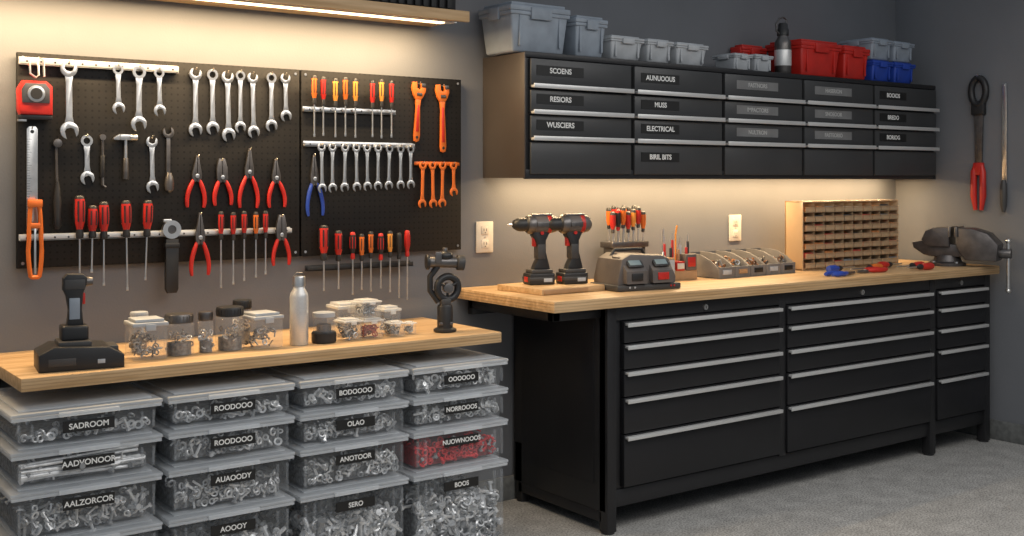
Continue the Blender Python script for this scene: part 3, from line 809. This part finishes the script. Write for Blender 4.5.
def lay_driver(x, y, rz, L_, col, cap=BLK, hr=.021):
    m = MB(); A = T(0, 0, hr) @ R(90, 'Y'); hl = .15
    m.la([(0, 0), (hr * .8, .003), (hr, .02), (hr, .07), (hr * .65, .1)], col, 16, L=A); m.la([(hr * .65, .1), (hr * .8, .12), (.005, hl)], cap, 16, L=A)
    m.cy((0, 0, hl - .003), (0, 0, L_), .004, CHR, n=8, L=A)
    m.build('screwdriver', (x, y, RZ), (0, 0, rz))
lay_driver(5.60, -.575, 183, .30, ORG); lay_driver(5.20, -.51, 6, .28, BLU); lay_driver(5.68, -.50, 4, .25, RED); lay_driver(5.95, -.62, 182, .28, RED); lay_driver(5.90, -.715, 178, .24, RED)
def lay_pliers(x, y, rz, col):
    m = MB(); w = .02; t = .014
    for s_ in (-1, 1):
        m.po([(0, s_ * .001), (.0, s_ * .005), (.05, s_ * .014), (.075, s_ * .02), (.10, s_ * .015), (.095, s_ * .001)], t, GUN, .004, .001)
        m.tu([(.09, s_ * .01, .014), (.12, s_ * .022, .014), (.17, s_ * .035, .014), (.23, s_ * .03, .014), (.26, s_ * .022, .014)], [.007, .012, .0135, .0135, .009], col, 10)
    m.cy((.078, 0, .002), (.078, 0, .021), .009, CHR, n=16)
    m.build('pliers', (x, y, RZ), (0, 0, rz))
lay_pliers(5.24, -.66, 186, BLU); lay_pliers(5.29, -.64, 3, RED)

def vise():
    m = MB()
    m.la([(.11, 0), (.11, .018), (.085, .028), (.07, .065)], VIS, 28)
    for a in (45, 135, 225, 315): m.cy((.095 * math.cos(math.radians(a)), .095 * math.sin(math.radians(a)), .016), (.095 * math.cos(math.radians(a)), .095 * math.sin(math.radians(a)), .028), .012, CHR, n=6)
    m.po([(-.30, .06), (.08, .055), (.13, .065), (.19, .105), (.20, .14), (.10, .16), (.02, .15), (.0, .135), (-.30, .125)], .12, VIS, -.06, .008, L=R(90, 'X'))
    m.po([(-.03, .12), (.10, .12), (.135, .16), (.11, .215), (.06, .235), (-.03, .235)], .19, VIS, -.095, .006, L=R(90, 'X'))
    m.po([(-.30, .04), (-.31, .14), (-.25, .205), (-.16, .235), (-.075, .235), (-.07, .12), (-.12, .04)], .18, VIS, -.09, .010, L=R(90, 'X'))
    m.bx(-.078, -.062, -.10, .10, .18, .242, GUN, .002); m.bx(-.040, -.026, -.10, .10, .18, .242, GUN, .002)
    m.cy((-.37, 0, .085), (-.29, 0, .085), .030, GUN, n=20, bev=.003)
    m.cy((-.352, 0, -.14), (-.352, 0, .16), .010, CHR, n=10); m.sp((-.352, 0, -.14), .017, CHR); m.sp((-.352, 0, .16), .017, CHR)
    m.build('bench_vise', (6.270, -.575, RZ), (0, 0, 110))
vise()

# ------------------------------------------------------------------ outlets
def outlet(x, z):
    m = MB(); m.M = WALL
    m.bx(-.052, .052, -.078, .078, 0, .008, WHT, .004)
    for s_ in (-1, 1):
        m.bx(-.022, .022, s_ * .034 - .022, s_ * .034 + .022, .007, .011, WHT, .003)
        for q in (-.008, .008): m.bx(q - .0015, q + .0015, s_ * .034 - .004, s_ * .034 + .009, .0105, .0115, BLK)
        m.cy((0, s_ * .034 - .012, .0105), (0, s_ * .034 - .012, .0115), .003, BLK, n=8)
    m.cy((0, 0, .008), (0, 0, .0095), .004, CHR, n=10)
    m.build('wall_outlet', (x, -.001, z))
outlet(3.17, 1.335); outlet(4.98, 1.335)

# ------------------------------------------------------------------ right-wall tools
def saw():
    m = MB(); m.M = SIDE
    pts = [(.05 * math.cos(2 * PI * i / 20), -.09 + .085 * math.sin(2 * PI * i / 20), .02) for i in range(20)]
    m.tu(pts, .021, BLK, 10, True)
    m.bx(-.045, .045, -.24, -.15, .0, .036, BLK, .008)
    m.po([(-.032, -.2), (.032, -.2), (.022, -.56), (-.022, -.56)], .012, GUN, .01, .002)
    for s_ in (-1, 1): m.tu([(s_ * .02, -.55, .02), (s_ * .03, -.60, .022), (s_ * .032, -.75, .022), (s_ * .02, -.84, .02)], [.012, .020, .020, .012], RED, 10)
    m.bx(-.03, .03, -.62, -.54, .0, .036, RED, .006)
    m.cy((0, .01, 0), (0, .01, .04), .006, CHR, n=10)
    m.build('bolt_cutter', (6.56, -.62, 2.27))
saw()
def file_():
    m = MB(); m.M = SIDE
    m.po([(-.012, -.0), (.012, 0), (.015, -.1), (.015, -.62), (-.015, -.62), (-.015, -.1)], .008, CHR, .008, .001)
    m.la([(.012, .6), (.02, .63), (.021, .7), (.018, .76), (.01, .8), (0, .801)], DRK, 16, L=T(0, 0, .022) @ R(90, 'X'))
    m.cy((0, -.012, 0), (0, -.012, .022), .004, CHR, n=10)
    m.build('long_file', (6.56, -.79, 2.22))
file_()

# ------------------------------------------------------------------ lights
def area(name, loc, sx, sy, p, col, rot=(0, 0, 0)):
    l = bpy.data.lights.new(name, 'AREA'); l.shape = 'RECTANGLE'; l.size = sx; l.size_y = sy; l.energy = p; l.color = col
    o = bpy.data.objects.new(name, l); S.collection.objects.link(o); o.location = loc; o.rotation_euler = [math.radians(a) for a in rot]
area('led_light_shelf', (1.5, -.197, 2.348), 2.55, .03, 52, (1, .72, .41))
area('led_light_cabinet', (4.83, -.137, 1.653), 3.15, .03, 31, (1, .71, .40))
area('overhead_fill', (3.6, -2.9, 3.05), 4.5, 2.0, 86, (1., .96, .91))  # unseen soft fill, added overhead to brighten the room and floor
area('overhead_fill', (1.5, -5.0, 3.05), 3.5, 1.6, 30, (1., .96, .91))  # second added fill, out of view overhead at the camera end
w = bpy.data.worlds.new('garage_ambient'); S.world = w; w.use_nodes = True
w.node_tree.nodes['Background'].inputs[0].default_value = (.80, .89, 1, 1); w.node_tree.nodes['Background'].inputs[1].default_value = .30

# ------------------------------------------------------------------ camera
cd = bpy.data.cameras.new('camera'); cam = bpy.data.objects.new('camera', cd); S.collection.objects.link(cam)
cam.location = (0, -4.6, 1.62); cam.rotation_euler = (PI / 2, 0, -math.atan2(.588, .809))
cd.sensor_width = 36; cd.lens = 1117 / 1024 * 36; cd.shift_y = -88 / 1024
S.camera = cam
